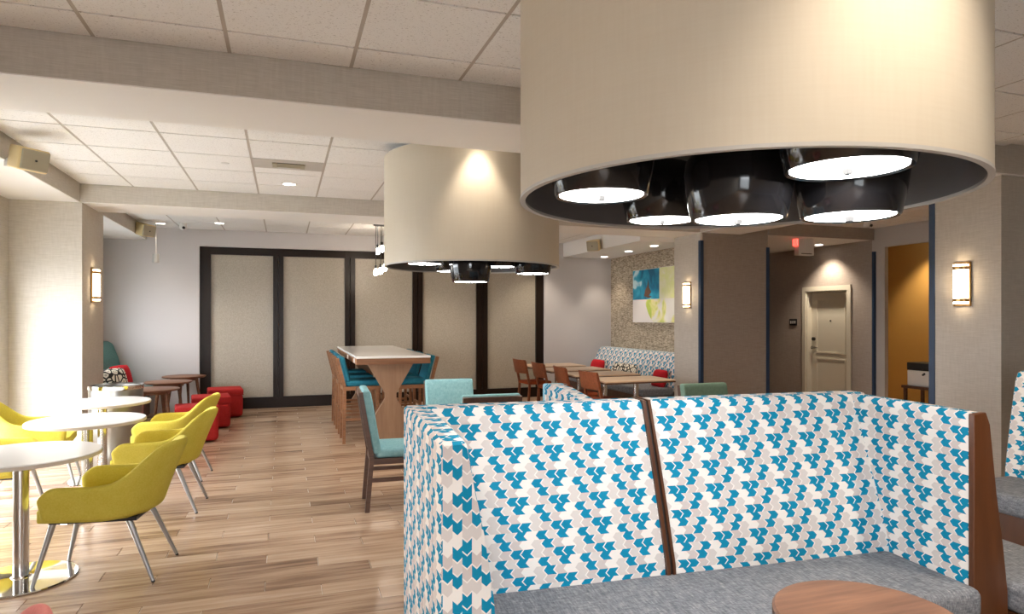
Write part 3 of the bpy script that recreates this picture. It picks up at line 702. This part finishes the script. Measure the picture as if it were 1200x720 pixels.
dtable((1.46, 5.18, 0), 'square dining table among the light teal chairs under the far drum pendant')

# ------------------------------------------------------------------ nook: banquette, tables, chairs, art
nb = thing('banquette', 'long chevron banquette with grey seat along the grasscloth wall', 'banquette', (5.0, YM1+.02, 0))
L = YB-YM1-.04
o = obj('backrest', prism([(.52, .36), (.525, .44), (.60, .70), (.68, .86), (.72, .915), (.80, .92), (.93, .92), (.93, .36)], 'y', 0, L, .012), 'chevron', nb, 40); uvbox(o, 1)
obj('seat_cushion', rbox(0, 0, .30, .54, L, .42, .03), 'grey_tweed', nb, 40); obj('seat_base', bxs((.06, .02, 0, .9, L-.02, .30)), 'chair_dark_wood', nb)
cushion('red cushion on the far nook banquette', (5.42, 10.95, .56), (R(-16), 0, R(-84)), .40, .30, .12, 'red_cushion')
cushion('long black and white patterned cushion on the far nook banquette', (5.44, 10.0, .55), (R(-16), 0, R(-86)), .72, .30, .13, 'scribble')
cushion('red cushion at the near end of the nook banquette by the pillar', (5.44, 8.85, .54), (R(-16), 0, R(-92)), .36, .28, .12, 'red_cushion')
names = ['nearest', 'second', 'third', 'farthest']
for k, y in enumerate((7.25, 8.13, 9.0, 9.88)):
    t = thing('dining_table', 'pale topped rectangular table in the nook, %s of the row' % names[k], 'table', (4.20, y+.31, 0), 0, 'tables in the nook')
    obj('table_top', rbox(-.49, -.31, .672, .49, .31, .69, .004, 2), 'maple_top', t); obj('table_edge', bxs((-.492, -.312, .655, .492, .312, .672)), 'chair_dark_wood', t)
    obj('stem', cyl(.035, .02, .655, .1), 'steel', t, 30); obj('base', bxs((-.06, -.25, 0, .30, .25, .02)), 'steel', t)
def nchair(loc, rotz, label):
    t = thing('dining_chair', label, 'chair', loc, rotz, 'rust seated wooden chairs'); W = .19     # faces +x
    for s in (-1, 1):
        obj('leg', bar((-.20, s*W, 0), (-.17, s*W, .40), .03, .035), 'cherry', t); obj('leg', bar((.19, s*W, 0), (.18, s*W, .40), .03, .03), 'cherry', t)
        obj('back_post', bar((-.17, s*W, .40), (-.25, s*W*.95, .78), .03, .035), 'cherry', t)
    bm = bmesh.new(); rows = []
    for i in range(9):
        a = i/8*2-1; yy = a*.225; dx = -.035*(1-a*a)
        rows.append([bm.verts.new((-.225+dx+q[0], yy, q[1])) for q in ((.012, .58), (-.035, .80), (-.06, .80), (-.013, .58))])
    for a, b in zip(rows, rows[1:]):
        for k in range(4): bm.faces.new((a[k], a[(k+1) % 4], b[(k+1) % 4], b[k]))
    bm.faces.new(rows[0]); bm.faces.new(rows[-1]); bmesh.ops.recalc_face_normals(bm, faces=bm.faces[:])
    obj('back_slat', bm, 'cherry', t, 50)
    obj('seat', rbox(-.19, -.21, .40, .22, .21, .45, .02), 'rust_vinyl', t, 40)
    return t
n0 = nchair((3.88, 7.57, 0), R(4), 'wooden chair with rust seat at the nearest nook table')
for k, y in enumerate((8.40, 9.25, 10.1)): dup(n0, (3.86, y, 0), R(-3+4*k), 'wooden chair with rust seat at the %s nook table' % names[k+1])

ar = thing('wall_art', 'unframed canvas in teal, white and yellow green above the nook banquette', 'painting', (5.95, 9.95, 1.85))
obj('canvas', bxs((-.04, -.95, -.46, -.002, .55, .46)), 'art_white', ar)
obj('print', bxs((-.042, -.33, -.06, -.04, .545, .455)), 'art_teal', ar); obj('print', bxs((-.042, -.945, -.06, -.04, -.335, .455)), 'art_pale', ar)
pts = []
for i in range(25):
    a = PI/2+PI*i/24; pts.append((-.0+.34*(-math.cos(a)) , -.06+.40*(-1+math.sin(a))*.5))
leaf = [(.12, -.065), (.09, -.18), (.02, -.30), (-.07, -.40), (-.16, -.455), (-.945, -.455), (-.945, -.065)]
obj('print', prism(leaf, 'x', -.042, -.04), 'art_green', ar)
obj('dark_figure', prism([(.0, .0), (-.12, -.02), (.02, -.04), (.16, .0), (.12, .10), (.06, .16), (.02, .28), (-.01, .14), (-.08, .06)], 'x', -.043, -.0419), 'chair_dark_wood', ar)

# ------------------------------------------------------------------ sconces, speakers, ceiling fittings
def sconce(loc, rotz, label):
    t = thing('wall_sconce', label, 'wall lamp', loc, rotz, 'lit wall sconces')     # sticks out along +x
    obj('backplate', rbox(.001, -.075, -.19, .02, .075, .19, .004), 'brass', t, 30)
    def half(r, z0, z1, seg=14):
        return prism([(.02+r*.85*math.cos(-PI/2+PI*i/seg), r*math.sin(-PI/2+PI*i/seg)) for i in range(seg+1)], 'z', z0, z1)
    obj('glass', half(.064, -.17, .17), 'sconce_glass', t, 40)
    for z in (-.152, .124): obj('band', half(.068, z, z+.028), 'brass', t, 40)
    return t
s0 = sconce((-1.98, 8.32, 1.83), 0, 'lit sconce on the side of the left pillar')
dup(s0, (PX, 8.22, 1.80), PI, 'lit sconce on the far right pillar beside the nook art'); dup(s0, (PX, 4.12, 1.765), PI, 'lit sconce on the near right pillar, largest of the three')

def speaker(loc, rotz, tilt, label):
    t = thing('wall_speaker', label, 'speaker', loc, rotz, 'cream wall speakers')     # faces -y
    bm = prism([(-.11, -.06), (.11, -.06), (.11, -.03), (.05, .17), (-.05, .17), (-.11, -.03)], 'z', -.085, .085, .015)
    bmesh.ops.rotate(bm, verts=bm.verts[:], cent=(0, 0, 0), matrix=Matrix.Rotation(tilt, 3, 'X')); obj('cabinet', bm, 'cream_plastic', t, 40)
    bm = rbox(-.10, -.075, -.075, .10, -.055, .075, .008); bmesh.ops.rotate(bm, verts=bm.verts[:], cent=(0, 0, 0), matrix=Matrix.Rotation(tilt, 3, 'X')); g = obj('grille', bm, 'grille', t, 40)
    bm = rod((0, -.082, 0), (0, -.07, 0), .008); bmesh.ops.rotate(bm, verts=bm.verts[:], cent=(0, 0, 0), matrix=Matrix.Rotation(tilt, 3, 'X')); obj('badge', bm, 'black', g)
    obj('bracket', bxs((-.02, .1, -.03, .02, .26, .03)), 'grey_metal', t)
    return t
speaker((-1.80, 5.85, 2.66), R(50), R(14), 'cream speaker on the left soffit fascia, nearest'); speaker((-1.86, 10.6, 2.72), R(50), R(14), 'cream speaker on the left fascia near the back wall')
speaker((4.82, 9.85, 2.66), R(-50), R(14), 'cream speaker on the fascia outside the nook')

def downlight(loc, power, label, size=95, sl=True, blend=.7):
    t = thing('downlight', label, 'downlight', loc, 0, 'ceiling downlights')
    obj('trim_ring', lathe([(.062, -.006), (.085, -.006), (.088, -.001), (.062, -.001)], closed=True), 'white_plastic', t, 30)
    obj('lens', lathe([(0, -.004), (.062, -.004), (.062, -.001), (0, -.001)]), 'downlight_glow', t)
    if power: spot('spot', (0, 0, -.03), power, size, blend, .05, parent=t)
    return t
for (x, y, p, lab) in ((.05, 7.25, 60, 'lit downlight in the tiles behind the air vent'), 
                       (2.75, 7.3, 60, 'downlight behind the far drum pendant'), (3.6, 5.2, 60, 'downlight right of the far drum pendant'), (4.4, 6.4, 60, 'downlight before the nook tables'),
                       (-.9, 10.6, 22, 'downlight near the back wall left of the partition'), (2.6, 10.6, 45, 'downlight near the back wall before the partition'), (4.75-.4, 10.9, 45, 'downlight near the back wall right of the partition'), (-1.72, 10.9, 10, 'downlight over the left back corner')):
    downlight((x, y, CEIL-.003), p, lab)  # lamps labelled fill are hidden from view, added for general light
for (x, y, lab) in ((5.62, 11.05, 'farthest downlight in the nook soffit'), (5.55, 10.0, 'middle downlight in the nook soffit'), (5.5, 9.1, 'nearest downlight in the nook soffit')):
    downlight((x, y, 2.603), 22, lab, 80)
downlight((1.30, 4.475, CEIL-.003), 26, 'downlight close to the front of the far drum pendant', 74, blend=.45)
downlight((8.42, 8.75, 2.687), 75, 'downlight in the corridor ceiling above the cream door', 110)
for (x, y, p, lab) in ((1.35, .80, 60, 'downlight over the front of the near drum pendant'), (2.9, .9, 90, 'downlight right of the near drum pendant'), (3.4, 3.2, 60, 'downlight between booth and near beam'), (-.6, 1.9, 70, 'downlight left of the near drum pendant'), (-.8, -.6, 60, 'downlight behind the viewer on the left'), (1.6, -.6, 90, 'downlight behind the viewer in the middle'), (4.2, -.8, 60, 'downlight behind the viewer on the right'), (7.4, 6.2, 40, 'downlight before the corridor mouth'), (7.4, 3.0, 40, 'downlight right of the near pillar')):
    downlight((x, y, CEIL-.003), p, lab)  # fill lamps here are unseen, added to brighten the room
l = downlight((9.6, 7.9, CEIL-.003), 90, 'downlight inside the amber alcove'); [setattr(c.data, 'color', (1, .74, .42)) for c in l.children if c.type == 'LIGHT']  # unseen warm lamp added to light the amber wall

def vent(x0, y0, label, w=TW-.02, d=.59):
    t = thing('air_vent', label, 'air vent', (x0, y0, CEIL-.004), 0, 'ceiling air vents')
    obj('face_plate', bxs((0, 0, -.004, w, d*.62, .0)), 'grey_metal', t)
    cx, cy = w/2, d*.31
    obj('opening', bxs((cx-.13, cy-.07, -.006, cx+.13, cy+.07, -.004)), 'black', t)
    for k in range(4): obj('louvre', bar((cx-.13, cy-.06+.04*k, -.012), (cx+.13, cy-.06+.04*k, -.012), .025, .004), 'grille', t)
    obj('louvre_end', bxs((cx-.14, cy-.075, -.018, cx-.10, cy+.075, -.006), (cx+.10, cy-.075, -.018, cx+.14, cy+.075, -.006)), 'grille', t)
vent(-.26, 6.16, 'grey air vent in the tiles above the walkway'); vent(-.26, 9.6, 'air vent in the far ceiling before the partition'); vent(4.2, 2.3, 'air vent at the top right corner behind the near pendant')
o = obj('sprinkler', lathe([(0, -.012), (.03, -.01), (.036, -.002), (.036, 0), (0, 0)]), 'white_plastic', None, 30); o.location = (-.50, 6.45, CEIL-.002); tag(o, 'small flat sprinkler cap in the bright ceiling tiles', 'sprinkler')
def dome(loc, label):
    t = thing('security_camera', label, 'camera', loc); obj('mount', cyl(.05, -.03, 0), 'white_plastic', t, 30)
    b = lathe([(0, -.11), (.035, -.10), (.055, -.065), (.05, -.03), (0, -.03)]); obj('housing', b, 'white_plastic', t, 50); obj('lens', rod((.01, -.045, -.075), (.015, -.065, -.08), .02), 'black', t)
dome((-1.40, 10.75, CEIL-.003), 'white security camera on the ceiling near the back wall'); dome((7.9, 7.3, CEIL-.003), 'white security camera on the ceiling above the corridor mouth')
t = thing('hanging_sensor', 'small grey cylinder hanging on a rod by the left soffit', 'sensor', (-1.80, 11.0, CEIL))
obj('rod', rod((0, 0, 0), (0, 0, -.45), .006, seg=8), 'grey_metal', t); obj('cylinder', cyl(.045, -.58, -.45), 'grey_metal', t, 30)

# coffee brewer on a stand in the alcove
t = thing('brewer_stand', 'dark wooden stand in the amber alcove', 'stand', (9.35, 7.55, 0)); obj('top', bxs((-.22, -.25, .38, .22, .25, .42)), 'chair_dark_wood', t)
for sx in (-1, 1):
    for sy in (-1, 1): obj('leg', bar((sx*.18, sy*.21, 0), (sx*.18, sy*.21, .38), .04, .04), 'chair_dark_wood', t)
t = thing('coffee_brewer', 'white and black coffee brewer on the dark stand in the alcove', 'coffee maker', (9.35, 7.55, .42))
obj('body', rbox(-.16, -.2, 0, .16, .2, .24, .015), 'white_plastic', t, 30); obj('lid', rbox(-.165, -.205, .241, .165, .205, .36, .015), 'black', t, 30); obj('tap', rod((-.16, -.1, .2), (-.2, -.1, .18), .015), 'black', t)
